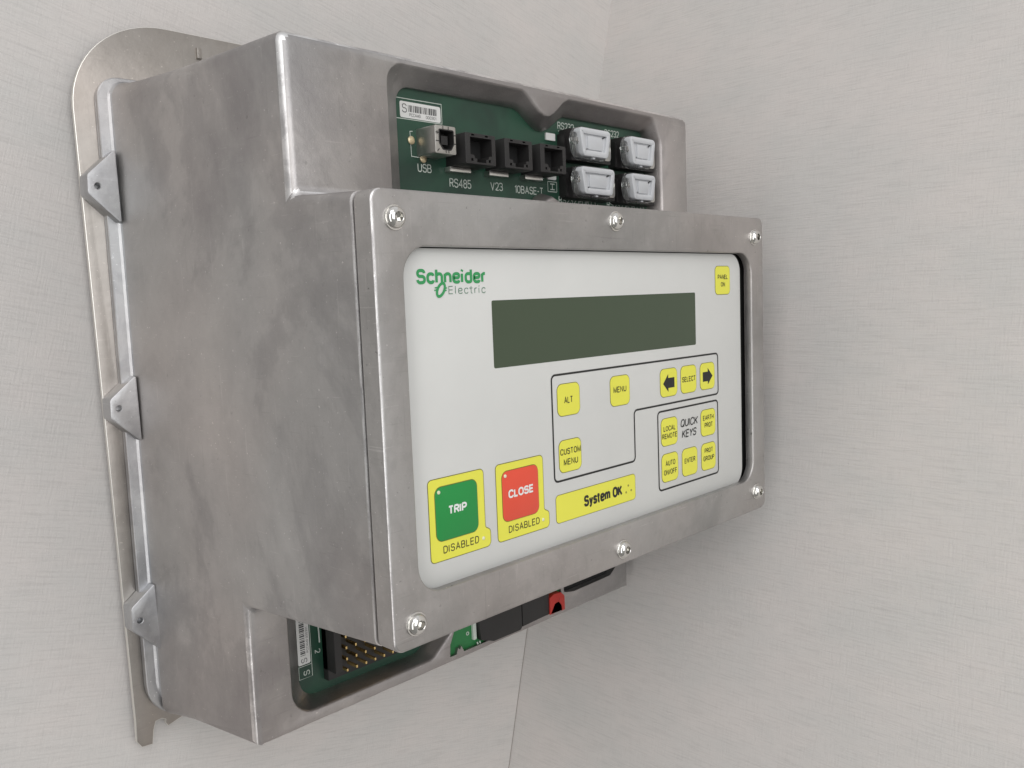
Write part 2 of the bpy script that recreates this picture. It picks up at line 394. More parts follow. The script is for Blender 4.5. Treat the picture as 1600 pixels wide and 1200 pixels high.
X_ = 4.3    # x-height
GL = {
 'A': (4.4, [([(0, 0), (2.2, 6), (4.4, 0)], 0), ([(0.8, 2), (3.6, 2)], 0)]),
 'B': (4, [([(0, 0), (0, 6)], 0), ([(0, 6), (3.7, 6), (3.7, 3.1), (0, 3.1)], 1.4), ([(0, 3.1), (4, 3.1), (4, 0), (0, 0)], 1.5)]),
 'C': (4.2, [([(4.2, 4.4), (4.2, 6), (0, 6), (0, 0), (4.2, 0), (4.2, 1.6)], 2.0)]),
 'D': (4.1, [([(0, 0), (0, 6)], 0), ([(0, 6), (4.1, 6), (4.1, 0), (0, 0)], 2.2)]),
 'E': (3.7, [([(3.7, 6), (0, 6), (0, 0), (3.7, 0)], 0), ([(0, 3.1), (3.4, 3.1)], 0)]),
 'F': (3.6, [([(3.6, 6), (0, 6), (0, 0)], 0), ([(0, 3.1), (3.2, 3.1)], 0)]),
 'G': (4.3, [([(4.2, 4.5), (4.2, 6), (0, 6), (0, 0), (4.3, 0), (4.3, 2.8)], 2.0), ([(4.3, 2.8), (2.3, 2.8)], 0)]),
 'H': (4, [([(0, 0), (0, 6)], 0), ([(4, 0), (4, 6)], 0), ([(0, 3.1), (4, 3.1)], 0)]),
 'I': (0.01, [([(0, 0), (0, 6)], 0)]),
 'K': (4, [([(0, 0), (0, 6)], 0), ([(3.9, 6), (0, 2.1)], 0), ([(1.4, 3.5), (4.1, 0)], 0)]),
 'L': (3.2, [([(0, 6), (0, 0), (3.2, 0)], 0)]),
 'M': (4.8, [([(0, 0), (0, 6), (2.4, 0.4), (4.8, 6), (4.8, 0)], 0)]),
 'N': (4, [([(0, 0), (0, 6), (4, 0), (4, 6)], 0)]),
 'O': (4.5, [([(2.2, 6), (0, 6), (0, 0), (4.5, 0), (4.5, 6), (2.2, 6)], 2.2)]),
 'P': (3.9, [([(0, 0), (0, 6)], 0), ([(0, 6), (3.9, 6), (3.9, 2.7), (0, 2.7)], 1.6)]),
 'Q': (4.5, [([(2.2, 6), (0, 6), (0, 0), (4.5, 0), (4.5, 6), (2.2, 6)], 2.2), ([(2.8, 1.6), (4.6, -0.3)], 0)]),
 'R': (4, [([(0, 0), (0, 6)], 0), ([(0, 6), (3.9, 6), (3.9, 3), (0, 3)], 1.5), ([(2.2, 3), (4.1, 0)], 0)]),
 'S': (3.9, [([(3.8, 4.7), (3.8, 6), (0.1, 6), (0.1, 3.1), (3.9, 3.1), (3.9, 0), (0, 0), (0, 1.4)], 1.4)]),
 'T': (4, [([(0, 6), (4, 6)], 0), ([(2, 6), (2, 0)], 0)]),
 'U': (4, [([(0, 6), (0, 0), (4, 0), (4, 6)], 2.1)]),
 'V': (4.2, [([(0, 6), (2.1, 0), (4.2, 6)], 0)]),
 'Y': (4.2, [([(0, 6), (2.1, 2.7), (4.2, 6)], 0), ([(2.1, 2.7), (2.1, 0)], 0)]),
 '/': (2, [([(0, 0), (2, 6)], 0)]), '-': (1.8, [([(0, 2.7), (1.8, 2.7)], 0)]), ' ': (1.0, []),
 '0': (3.6, [([(1.8, 6), (0, 6), (0, 0), (3.6, 0), (3.6, 6), (1.8, 6)], 1.8)]),
 '1': (1.5, [([(0, 4.8), (1.5, 6), (1.5, 0)], 0)]),
 '2': (3.6, [([(0, 4.6), (0, 6), (3.6, 6), (3.6, 3.2), (0, 0)], 1.5), ([(0, 0), (3.7, 0)], 0)]),
 '3': (3.6, [([(0, 5), (0, 6), (3.5, 6), (3.5, 3.1), (1.4, 3.1)], 1.3), ([(1.4, 3.1), (3.6, 3.1), (3.6, 0), (0, 0), (0, 1.1)], 1.4)]),
 '4': (3.8, [([(3, 0), (3, 6), (0, 1.8), (3.9, 1.8)], 0)]),
 '5': (3.6, [([(3.4, 6), (0.4, 6), (0.1, 3), (0.6, 3.6)], 0), ([(0.2, 3.6), (3.6, 3.6), (3.6, 0), (0, 0), (0, 1.2)], 1.6)]),
 '8': (3.6, [([(1.8, 6), (0.2, 6), (0.2, 3.2), (3.4, 3.2), (3.4, 6), (1.8, 6)], 1.3), ([(1.8, 3.2), (0, 3.2), (0, 0), (3.6, 0), (3.6, 3.2), (1.8, 3.2)], 1.5)]),
 'c': (3.2, [([(3.2, 3.3), (3.2, X_), (0, X_), (0, 0), (3.2, 0), (3.2, 1.1)], 1.6)]),
 'd': (3.3, [([(3.3, 6.4), (3.3, 0)], 0), ([(3.3, 3.6), (3.0, X_), (0, X_), (0, 0), (3.0, 0), (3.3, 0.8)], 1.5)]),
 'e': (3.4, [([(0.1, 2.2), (3.4, 2.2), (3.4, X_), (0, X_), (0, 0), (3.3, 0), (3.4, 0.9)], 1.5)]),
 'h': (3.2, [([(0, 0), (0, 6.4)], 0), ([(0, 3.0), (0.2, X_), (3.2, X_), (3.2, 0)], 1.4)]),
 'i': (0.01, [([(0, 0), (0, X_)], 0), ([(0.0, 5.4), (0.35, 6.4)], 0)]),
 'l': (0.01, [([(0, 0), (0, 6.2)], 0)]),
 'm': (5.2, [([(0, 0), (0, X_)], 0), ([(0, 3.0), (0.2, X_), (2.6, X_), (2.6, 0)], 1.1), ([(2.6, 3.0), (2.8, X_), (5.2, X_), (5.2, 0)], 1.1)]),
 'n': (3.2, [([(0, 0), (0, X_)], 0), ([(0, 3.0), (0.2, X_), (3.2, X_), (3.2, 0)], 1.4)]),
 'r': (1.8, [([(0, 0), (0, X_)], 0), ([(0, 2.8), (0.2, X_), (1.9, X_)], 1.2)]),
 's': (2.9, [([(2.8, 3.4), (2.8, X_), (0.1, X_), (0.1, 2.2), (2.9, 2.2), (2.9, 0), (0, 0), (0, 1.0)], 1.0)]),
 't': (1.8, [([(0.7, 5.8), (0.7, 0), (1.9, 0)], 0.8), ([(-0.8, X_), (2.1, X_)], 0)]),
 'y': (3.0, [([(0, X_), (1.5, 0.2)], 0), ([(3.0, X_), (1.3, -1.0), (0, -1.5)], 0.6)]),
}
_stag = [0]
def text_bm(bm, s, x, z, w=None, h=4.0, y=0.0, mi=0, lw=0.4, shear=0.0, gap=1.5, rot=0):
    """printed lettering built of strokes; x,z = lower left corner, h = cap height, w = total width, lw = stroke width"""
    pen = 0; st = []
    for ch in s:
        wd, strokes = GL[ch]
        for pts, r_ in strokes:
            st.append([(px+pen, pz) for px, pz in polyround(pts, r_)])
        pen += wd+gap + (0.5 if wd < 0.1 else 0)
    pen -= gap
    if s[-1] in 'Iil': pen -= 0.5
    sy = (h-lw)/6.0
    sx = sy if w is None else (w-lw)/pen
    for pts in st:
        q = []
        for px, pz in pts:
            a = px*sx+lw/2; c = pz*sy+lw/2
            a += shear*c
            if rot == 90: a, c = -c, a
            elif rot == -90: a, c = c, -a
            q.append((x+a, z+c))
        _stag[0] = (_stag[0]+1) % 5
        ribbon(bm, q, y-0.014*_stag[0], lw, mi)

def ribbon(bm, pts, y, w, mi=0):
    P_ = [Vector(p) for p in pts]
    P_ = [p for i, p in enumerate(P_) if i == 0 or (p-P_[i-1]).length > 1e-4]
    n = len(P_); A = []; B = []
    for i in range(n):
        t0 = (P_[i]-P_[i-1]).normalized() if i > 0 else None
        t1 = (P_[i+1]-P_[i]).normalized() if i < n-1 else None
        if t0 is None: t0 = t1
        if t1 is None: t1 = t0
        n0 = Vector((t0.y, -t0.x)); n1 = Vector((t1.y, -t1.x))
        m_ = n0+n1
        m_ = n0 if m_.length < 1e-6 else m_.normalized()
        k = (w/2)/max(0.42, m_.dot(n0))
        A.append(P_[i]+m_*k); B.append(P_[i]-m_*k)
    va = [bm.verts.new((p.x, y, p.y)) for p in A]; vb = [bm.verts.new((p.x, y, p.y)) for p in B]
    for i in range(n-1):
        f_ = bm.faces.new((va[i], va[i+1], vb[i+1], vb[i])); f_.material_index = mi

def letters(parent, items, mats, name='lettering'):
    """every word is one printed part"""
    ml = mats if isinstance(mats, (list, tuple)) else [mats]
    for it in items:
        bm = bmesh.new(); it = dict(it); mi = it.pop('mi', 0)
        text_bm(bm, **it)
        for v in bm.verts: v.co *= SC
        me = bpy.data.meshes.new(name); bm.to_mesh(me); bm.free()
        me.materials.append(ml[mi])
        o = link(name, me, parent)
    return o

def apply_mods(o):
    dg = bpy.context.evaluated_depsgraph_get()
    me = bpy.data.meshes.new_from_object(o.evaluated_get(dg))
    old = o.data; o.modifiers.clear(); o.data = me
    bpy.data.meshes.remove(old)

def cut(o, cutters):
    for c in cutters:
        m = o.modifiers.new('b', 'BOOLEAN'); m.operation = 'DIFFERENCE'; m.object = c; m.solver = 'EXACT'
    apply_mods(o)
    for c in cutters:
        me = c.data; bpy.data.objects.remove(c); bpy.data.meshes.remove(me)

# ------------------------------------------------------------------ setting: two laminate walls meeting in a leaning corner
K = 0.25627
nk = math.sqrt(1+K*K)
U = Vector((K, 0, 1))/nk           # along the corner
H = Vector((1, 0, -K))/nk          # level line of the back wall
YW = 224.0
CORNER = Vector((444.6-K*404.8, YW, 0.0))
def wall(name, right, up, origin, a0, a1, b0, b1, m, label):
    n = right.cross(up)
    me = bpy.data.meshes.new(name)
    P_ = [(a0, b0), (a1, b0), (a1, b1), (a0, b1)]
    th = 18.0
    vs = [(a*SC, b_*SC, 0) for a, b_ in P_] + [(a*SC, b_*SC, -th*SC) for a, b_ in P_]
    me.from_pydata(vs, [], [(0, 1, 2, 3), (7, 6, 5, 4), (0, 4, 5, 1), (1, 5, 6, 2), (2, 6, 7, 3), (3, 7, 4, 0)])
    me.materials.append(m)
    o = link(name, me)
    o.matrix_world = Matrix(((right.x, up.x, n.x, origin.x*SC), (right.y, up.y, n.y, origin.y*SC), (right.z, up.z, n.z, origin.z*SC), (0, 0, 0, 1)))
    props(o, kind='structure', label=label, category='wall')
    return o
# H x U points to -y (towards the camera)
wall('back_wall', H, U, CORNER, -620, 0.2, -1100, 1100, M_WALL, 'pale grey woven-look laminate wall behind the metal control unit')
wall('side_wall', Vector((0, -1, 0)), U, CORNER + Vector((0, 0, 0)), -0.4, 1500, -1100, 1100, M_WALL2, 'pale grey laminate wall to the right of the metal control unit')
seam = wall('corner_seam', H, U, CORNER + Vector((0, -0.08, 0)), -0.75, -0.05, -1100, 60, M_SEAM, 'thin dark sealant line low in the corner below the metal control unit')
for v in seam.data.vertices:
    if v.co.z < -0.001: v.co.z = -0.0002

# ------------------------------------------------------------------ the control unit
unit = bpy.data.objects.new('control_unit', None); COL.objects.link(unit)
unit.empty_display_size = 0.05
props(unit, label='cast aluminium control unit with white keypad panel standing in front of pale walls', category='control unit')

# ---- housing: stepped casting, side draft xl(y)
def xl(y): return 0.1-0.036*(y-12)*0.95
prof = [(54, 254.2), (210, 259.5), (210, -88.6), (114, -77.2), (114, -6.0), (12, 0.2), (12, 183.8), (54, 186.4)]
bm = bmesh.new()
L_ = [bm.verts.new((xl(y), y, z)) for y, z in prof]
R_ = [bm.verts.new((300-xl(y), y, z)) for y, z in prof]
n = len(prof)
bm.faces.new(L_); bm.faces.new(R_[::-1])
for i in range(n):
    j = (i+1) % n
    bm.faces.new((L_[j], L_[i], R_[i], R_[j]))
bmesh.ops.recalc_face_normals(bm, faces=bm.faces)
def ekey(e_): 
    a, b_ = e_.verts
    return a.co, b_.co
big = []
for e_ in bm.edges:
    a, b_ = ekey(e_)
    if a.y > 205 and b_.y > 205: continue
    if a.y < 13 and b_.y < 13: continue
    if a.y > 113 and a.y < 115 and b_.y > 113 and b_.y < 115 and a.z < -70 and b_.z < -70: continue
    big.append(e_)
bmesh.ops.bevel(bm, geom=big, offset=4.6, segments=5, profile=0.5, affect='EDGES', clamp_overlap=True)
low = [e_ for e_ in bm.edges if all(abs(v.co.y-114) < 0.01 and v.co.z < -72 for v in e_.verts) and len(e_.link_faces) == 2 and e_.calc_face_angle(0) > 0.5]
bmesh.ops.bevel(bm, geom=low, offset=1.4, segments=3, profile=0.5, affect='EDGES')
small = [e_ for e_ in bm.edges if e_.verts[0].co.y < 12.01 and e_.verts[1].co.y < 12.01 and len(e_.link_faces) == 2 and e_.calc_face_angle(0) > 0.5]
bmesh.ops.bevel(bm, geom=small, offset=1.0, segments=2, profile=0.5, affect='EDGES')
bmesh.ops.recalc_face_normals(bm, faces=bm.faces)
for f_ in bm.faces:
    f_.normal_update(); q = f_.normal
    if q.y < -0.35 and math.hypot(q.x, q.z) > 0.45: f_.material_index = 1  # front edge rounds carry the painted highlight
housing = from_bm('housing', bm, [M_CAST, M_HIGHLIGHT], unit, 40)

def cutter(rings):
    bm = bmesh.new(); loft(bm, rings)
    return from_bm('cutter', bm, [M_CAST], None, None)

# upper opening (outer outline on the face, inner outline deeper)
def notch(x0, x1, zt, zb, n_=9):
    """smooth dip in the top edge from right to left"""
    out = []
    for k in range(n_+1):
        t = k/n_
        x = x1+(x0-x1)*t
        s = 0.5-0.5*math.cos(2*math.pi*t)
        out.append((x, zt-(zt-zb)*s**0.8))
    return out
def upper_outline(xl_, xr, zt, zb, ntop, nx0, nx1, nzb, rl, rr, bump):
    # ccw from bottom-left
    pts = [(xl_, zb)]
    bx = 165
    pts += [(bx-9, zb), (bx-5, zb+bump*0.75), (bx, zb+bump), (bx+5, zb+bump*0.75), (bx+9, zb)]
    pts += [(xr, zb)]
    # right top corner: long chamfer-like round
    arc = rpoly([(xr, zb), (xr, zt-rr), (xr-rr*0.55, zt), (xl_, zt)], [0, rr*0.7, rr*0.45, 0], 5)[1:-1]
    pts += arc
    pts += notch(nx0, nx1, zt, nzb)
    pts += rpoly([(nx0, zt), (xl_, zt), (xl_, zb)], [0, rl, 0], 8)[1:-1]
    return pts
O1 = upper_outline(54.0, 269.6, 249.2, 187.5, 0, 143, 181, 237.8, 9, 14, 8)
I1 = upper_outline(64.8, 267.6, 242.6, 189.0, 0, 146, 186, 232.4, 8, 10, 9)
c1 = cutter([(offset(O1, 1.3), 52.5), (offset(O1, 1.3), 54.0), (offset(O1, 0.55), 54.5), (O1, 55.6), ([(a[0]*0.35+b_[0]*0.65, a[1]*0.35+b_[1]*0.65) for a, b_ in zip(O1, I1)], 60.5), (I1, 63.2), (I1, 70.0)])
# lower left opening
O2 = rpoly([(19.2, -10), (19.2, -70.2), (112, -70.2), (127, -58), (131, -10)], [3, 13, 10, 6, 3], 7)
I2 = rpoly([(28.8, -12), (28.8, -67.8), (109, -68.6), (121, -58), (125, -12)], [3, 11, 9, 6, 3], 7)
O2 = ccw(O2); I2 = ccw(I2)
c2 = cutter([(offset(O2, 1.3), 112.5), (offset(O2, 1.3), 114.0), (offset(O2, 0.55), 114.5), (O2, 115.6), ([(a[0]*0.5+b_[0]*0.5, a[1]*0.5+b_[1]*0.5) for a, b_ in zip(O2, I2)], 121), (I2, 124.5), (I2, 131.0)])
# middle opening with the connectors and the narrow slot on its right
O3 = ccw([(134, -12), (128.5, -60), (125.5, -66), (125, -73.6), (130.2, -73.6), (131.6, -70), (133, -71.4), (134.3, -69.6), (136.4, -73.6), (148, -73.6), (214, -73.4), (227.0, -73.0), (228.4, -66), (226.5, -60), (225, -12)])
c3 = cutter([(O3, 112), (O3, 118)])
O4 = ccw(rpoly([(229.5, -62.6), (240, -64.6), (281, -64.0), (288.5, -58.5), (289, -20), (230, -20)], [2.0, 4, 5, 5, 4, 3], 5))
c4 = cutter([(O4, 112), (O4, 124)])
cut(housing, [c1, c2, c3, c4])
finish(housing.data, 38)

# ---- base flange with a swept fillet round the rear of the casting
bm = bmesh.new()
def base_ring(A, zt, zb, y, r_=9, rb=None): return (rpoly([(-A, zb), (300+min(A, 12), zb), (300+min(A, 12), zt), (-A, zt)], [rb or r_, rb or r_, r_, r_], 8), y)
loft(bm, [base_ring(3.2, 255.4, -76.0, 118), base_ring(4.3, 257.1, -78.3, 126), base_ring(5.5, 258.1, -80.2, 142), base_ring(7.2, 259.2, -83.2, 165),
          base_ring(9.0, 260.4, -86.4, 188), base_ring(10.2, 261.4, -88.6, 201), base_ring(11.0, 262.4, -89.6, 206.6)], False, False)
skirt = from_bm('rear_skirt', bm, [M_CAST], housing, 30)
bm = bmesh.new()
loft(bm, [base_ring(10.6, 262.0, -89.2, 206.0, 9, 14), base_ring(11.2, 262.8, -89.8, 208.4, 9, 18), base_ring(12.4, 263.4, -90.2, 209.3, 10, 22), base_ring(17.0, 264.8, -91.2, 209.6, 12, 22), base_ring(17.4, 265.2, -91.6, 210.1, 12, 22),
          base_ring(17.4, 265.2, -91.6, 212.2, 12, 22), base_ring(16.4, 264.4, -90.8, 212.5, 12, 22), base_ring(16.4, 264.4, -90.8, 213.2, 12, 22), base_ring(17.2, 265.0, -91.4, 213.4, 12, 22), base_ring(17.2, 265.0, -91.4, 214.6, 12, 22), base_ring(8, 255, -80, 214.6, 6)], False, False)
from_bm('base_flange', bm, [M_LUG], housing, 30)

# ---- mounting lugs on the left flange
def lug(pts, hole):
    bm = bmesh.new()
    slab(bm, ccw(rpoly(pts, [0.8, 3.0, 3.0, 0.8], 4)), 203.6, 214.6, 0.5, 0)
    o = from_bm('mounting_lug', bm, [M_LUG], housing, 35)
    c = bmesh.new(); cir = [(hole[0]+1.5*math.cos(k*math.pi/10), hole[1]+1.5*math.sin(k*math.pi/10)) for k in range(20)]
    loft(c, [(offset(ccw(cir), 0.4), 202), (offset(ccw(cir), 0.4), 203.7), (ccw(cir), 204.2), (ccw(cir), 209)])
    cut(o, [from_bm('c', c, [M_LUG], None, None)])
    finish(o.data, 35)
    return o
lug([(-12.6, 226.6), (-27.9, 212.3), (-28.3, 202.5), (-12.2, 187.3)], (-23.0, 206.6))
lug([(-11.5, 106.8), (-26.3, 94.5), (-26.5, 84.2), (-11.2, 69.7)], (-21.8, 89.4))
lug([(-10.6, -9.6), (-24.7, -20.6), (-24.8, -33.5), (-9.8, -48.9)], (-20.2, -28.6))

# ---- stainless back plate
pl = [(-23.4, -100), (-28.0, 250)]
arc = []
cx, cz, rx, rz = 24.0, 248.0, 52.0, 49.3
for k in range(0, 17):
    q = math.pi - (math.pi/2)*k/16
    arc.append((cx+rx*math.cos(q), cz+rz*math.sin(q)))
pl = [(-23.6, -101.5), (-23.4, -90)] + arc + [(312, 296.5), (315, 290), (315, -60), (300, -84), (40, -84), (10, -94.5), (-5.4, -99.0), (-6.8, -96.5), (-6.6, -94.5), (-8.8, -93.2), (-12.2, -93.6), (-13.6, -98.0), (-14.8, -106.2), (-21.0, -105.6)]
bm = bmesh.new(); slab(bm, ccw(pl), 215.0, 217.2, 0.35, 0)
bmesh.ops.recalc_face_normals(bm, faces=bm.faces)
for f_ in bm.faces:
    f_.normal_update()
    if abs(f_.normal.y) < 0.95: f_.material_index = 1
plate = from_bm('back_plate', bm, [M_PLATE, M_EDGE], unit, 35)
bm = bmesh.new()
box(bm, 41.5, 44.5, 213.4, 214.95, 284, 290, r_=0.6)
from_bm('plate_stud', bm, [M_PLATE], plate, 35)

# ---- front frame
WIN = ccw(rrect(14.6, 284.9, 20.6, 161.9, 12.5, 10))
OUT = ccw(rrect(0.3, 299.7, 0.3, 183.7, 5.0, 10))
bm = bmesh.new()
def frame(bm, out, win, y0, y1, ro, ri, mi=0):
    """frame solid between two outlines with the same vertex count"""
    segs = 3
    fo = [(offset(out, -ro*(1-math.sin(math.pi/2*k/segs))), y0+ro*(1-math.cos(math.pi/2*k/segs))) for k in range(segs+1)]
    fi = [(offset(win, ri*(1-math.sin(math.pi/2*k/segs))), y0+ri*(1-math.cos(math.pi/2*k/segs))) for k in range(segs+1)]
    fo += [(out, y1-0.6), (offset(out, -0.6), y1)]
    fi += [(win, y1 if ri > 3 else 4.9)]
    vo = loft(bm, fo, False, False, mi); vi = loft(bm, fi, False, False, mi)
    n_ = len(out)
    for i in range(n_):
        j = (i+1) % n_
        bm.faces.new((vo[0][j], vo[0][i], vi[0][i], vi[0][j]))
        bm.faces.new((vo[-1][i], vo[-1][j], vi[-1][j], vi[-1][i]))
frame(bm, OUT, WIN, 0.0, 11.2, 1.3, 0.9)
bmesh.ops.recalc_face_normals(bm, faces=bm.faces)
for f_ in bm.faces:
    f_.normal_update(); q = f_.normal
    if q.y < -0.3 and math.hypot(q.x, q.z) > 0.35 and f_.calc_center_median().x < 8: f_.material_index = 1  # left outer rounding carries the painted highlight
bezel = from_bm('front_frame', bm, [M_BEZEL, M_HIGHLIGHT], unit, 35)

# ---- screws
def screw(x, z, a=0.0):
    bm = bmesh.new()
    lathe(bm, x, z, [(5.1, 0.2), (5.1, -0.45), (4.9, -0.75), (4.45, -0.8), (4.4, -1.2), (4.15, -2.0), (3.6, -2.8), (2.8, -3.35), (2.15, -3.55), (1.95, -3.4)], 32)
    # hexagonal socket
    def ring(r_, y, n_): return [bm.verts.new((x+r_*math.cos(2*math.pi*k/n_+a), y, z+r_*math.sin(2*math.pi*k/n_+a))) for k in range(n_)]
    h0 = ring(1.98, -3.42, 6); h1 = ring(1.75, -1.6, 6)
    for i in range(6):
        j = (i+1) % 6; bm.faces.new((h0[i], h0[j], h1[j], h1[i]))
    bm.faces.new(h1)
    return from_bm('screw', bm, [M_SCREW], unit, 50)
for i, (x, z) in enumerate([(11.0, 172.6), (149.6, 176.2), (288.0, 171.6), (11.5, 10.6), (148.8, 8.4), (288.2, 12.4)]):
    screw(x, z, 0.4*i)

# ---- keypad panel
YP = 4.0
bm = bmesh.new()
slab(bm, rrect(10.0, 278.0, 19.2, 161.5, 10.5, 8), YP, YP+1.6, 0.25, 0)
panel = from_bm('keypad_panel', bm, [M_PANEL], unit, 35)
panel['label'] = 'white membrane keypad panel with printed borders'
bm = bmesh.new(); box(bm, 10.0, 290.0, 8.0, 11.0, 8, 176)  # dark box put in for the shade seen through the panel gap
from_bm('panel_gap_shade', bm, [M_DARK], unit, None)

bm = bmesh.new()
slab(bm, rrect(65.2, 227.5, 109.4, 139.3, 0.9, 3), YP-0.06, YP+0.2, 0, 0)
from_bm('display', bm, [M_LCD], panel, None)

YL = YP-0.10
bm = bmesh.new()
stroke(bm, rpoly([(102.4, 51.4), (166.8, 51.4), (166.8, 78.5), (250.8, 78.5), (250.8, 102.8), (102.4, 102.8)], 2.4, 4), YL, 1.0)
stroke(bm, rrect(188.1, 249.9, 30.9, 74.8, 2.4, 4), YL, 1.0)
from_bm('printed_border', bm, [M_INK], panel, None)

letters(panel, [dict(s='QUICK', x=209.9, z=63.4, w=17.6, h=4.6, y=YL, shear=0.2, lw=0.7),
                dict(s='KEYS', x=211.2, z=57.1, w=14.6, h=4.6, y=YL, shear=0.2, lw=0.7)], M_INK)
# maker's mark
logo = letters(panel, [dict(s='Schneider', x=23.7, z=146.9, w=38.8, h=6.2, y=YL, mi=0, lw=1.32, gap=1.8),
                dict(s='Electric', x=40.6, z=142.6, w=21.2, h=3.4, y=YL, mi=1, lw=0.36, gap=2.4)], [M_LOGO, M_LOGO2], 'maker_logo')
bm = bmesh.new()
cxl, czl = 36.4, 144.5
def em(t, rx, rz):
    a = rx*math.cos(t); c = rz*math.sin(t)
    return (cxl+a+c*0.42, czl+c)
def arcpts(t0, t1, rx, rz, n_=18): return [em(math.radians(t0+(t1-t0)*k/n_), rx, rz) for k in range(n_+1)]
ribbon(bm, arcpts(-10, 172, 1.9, 2.7), YL-0.09, 1.2)
ribbon(bm, arcpts(170, 352, 1.9, 2.7), YL-0.105, 1.2)
for dx, dz in ((-3.3, 0.9), (-3.6, -0.1), (1.5, 0.5), (1.2, -0.5)):
    ribbon(bm, [(cxl+dx, czl+dz-0.1), (cxl+dx+1.9, czl+dz+0.25)], YL-0.12, 0.5)
me_o = from_bm('logo_emblem', bm, [M_LOGO], panel, None)

# ---- keys
def key(x0, x1, z0, z1, r_, fill, outline=M_OLIVE, name='key', label=None, w=0.32):
    bm = bmesh.new()
    P_ = ccw(rrect(x0, x1, z0, z1, r_, 6))
    slab(bm, P_, YP-0.14, YP+0.3, 0.05, 1, 1)
    slab(bm, offset(P_, -w), YP-0.24, YP, 0.06, 0, 1)
    o = from_bm(name, bm, [fill, outline], unit, None)
    if label: o['label'] = label
    return o
YK = YP-0.29
def tl(o, rows, h, **kw):
    items = []
    for s, x, z, w in rows:
        items.append(dict(s=s, x=x-0.1, z=z-0.1, w=w+0.2, h=h+0.2, y=YK, lw=0.46, gap=1.9, **kw))
    return letters(o, items, M_INK)
KR = 3.4
k = key(249.0, 265.9, 137.3, 154.4, 3.0, M_YELLOW, label='yellow key reading PANEL ON'); tl(k, [('PANEL', 252.0, 146.6, 11.0), ('ON', 255.4, 142.2, 4.4)], 2.5)
k = key(105.9, 122.8, 82.4, 98.3, KR, M_YELLOW, label='yellow key reading ALT'); tl(k, [('ALT', 111.0, 88.7, 6.2)], 3.0)
k = key(146.7, 163.4, 82.4, 98.3, KR, M_YELLOW, label='yellow key reading MENU'); tl(k, [('MENU', 149.5, 89.6, 10.6)], 2.9)
k = key(190.9, 207.6, 82.3, 98.2, KR, M_YELLOW, label='yellow key with arrow pointing left')
bm = bmesh.new(); flat(bm, ccw([(193.6, 89.9), (198.6, 95.0), (198.6, 92.8), (204.6, 92.8), (204.6, 87.2), (198.6, 87.2), (198.6, 85.0)]), YK); from_bm('arrow_mark', bm, [M_INK], k, None)
k = key(211.0, 227.2, 82.3, 98.2, KR, M_YELLOW, label='yellow key reading SELECT'); tl(k, [('SELECT', 212.4, 89.0, 13.6)], 2.8)
k = key(231.0, 247.0, 82.3, 98.2, KR, M_YELLOW, label='yellow key with arrow pointing right')
bm = bmesh.new(); flat(bm, ccw([(244.4, 90.0), (239.2, 95.0), (239.2, 92.8), (233.8, 92.8), (233.8, 87.2), (239.2, 87.2), (239.2, 85.2)]), YK); from_bm('arrow_mark', bm, [M_INK], k, None)
k = key(105.9, 122.7, 54.9, 71.0, KR, M_YELLOW, label='yellow key reading CUSTOM MENU'); tl(k, [('CUSTOM', 106.9, 63.8, 15.0), ('MENU', 109.2, 58.6, 10.4)], 2.9)
k = key(190.8, 207.0, 54.9, 70.7, KR, M_YELLOW, label='yellow key reading LOCAL REMOTE'); tl(k, [('LOCAL', 193.2, 63.4, 11.4), ('REMOTE', 191.7, 59.2, 14.4)], 2.7)
k = key(231.0, 247.0, 54.8, 70.7, KR, M_YELLOW, label='yellow key reading EARTH PROT'); tl(k, [('EARTH', 233.4, 64.4, 11.4), ('PROT', 235.0, 60.0, 8.6)], 2.7)
k = key(190.7, 207.0, 34.6, 50.8, KR, M_YELLOW, label='yellow key reading AUTO ON/OFF'); tl(k, [('AUTO', 194.5, 43.8, 9.2), ('ON/OFF', 192.8, 38.8, 12.4)], 2.8)
k = key(210.8, 226.9, 34.5, 50.7, KR, M_YELLOW, label='yellow key reading ENTER'); tl(k, [('ENTER', 213.4, 42.2, 10.8)], 2.7)
k = key(231.0, 246.8, 34.4, 50.7, KR, M_YELLOW, label='yellow key reading PROT GROUP'); tl(k, [('PROT', 234.6, 44.8, 8.8), ('GROUP', 233.2, 40.2, 11.6)], 2.7)

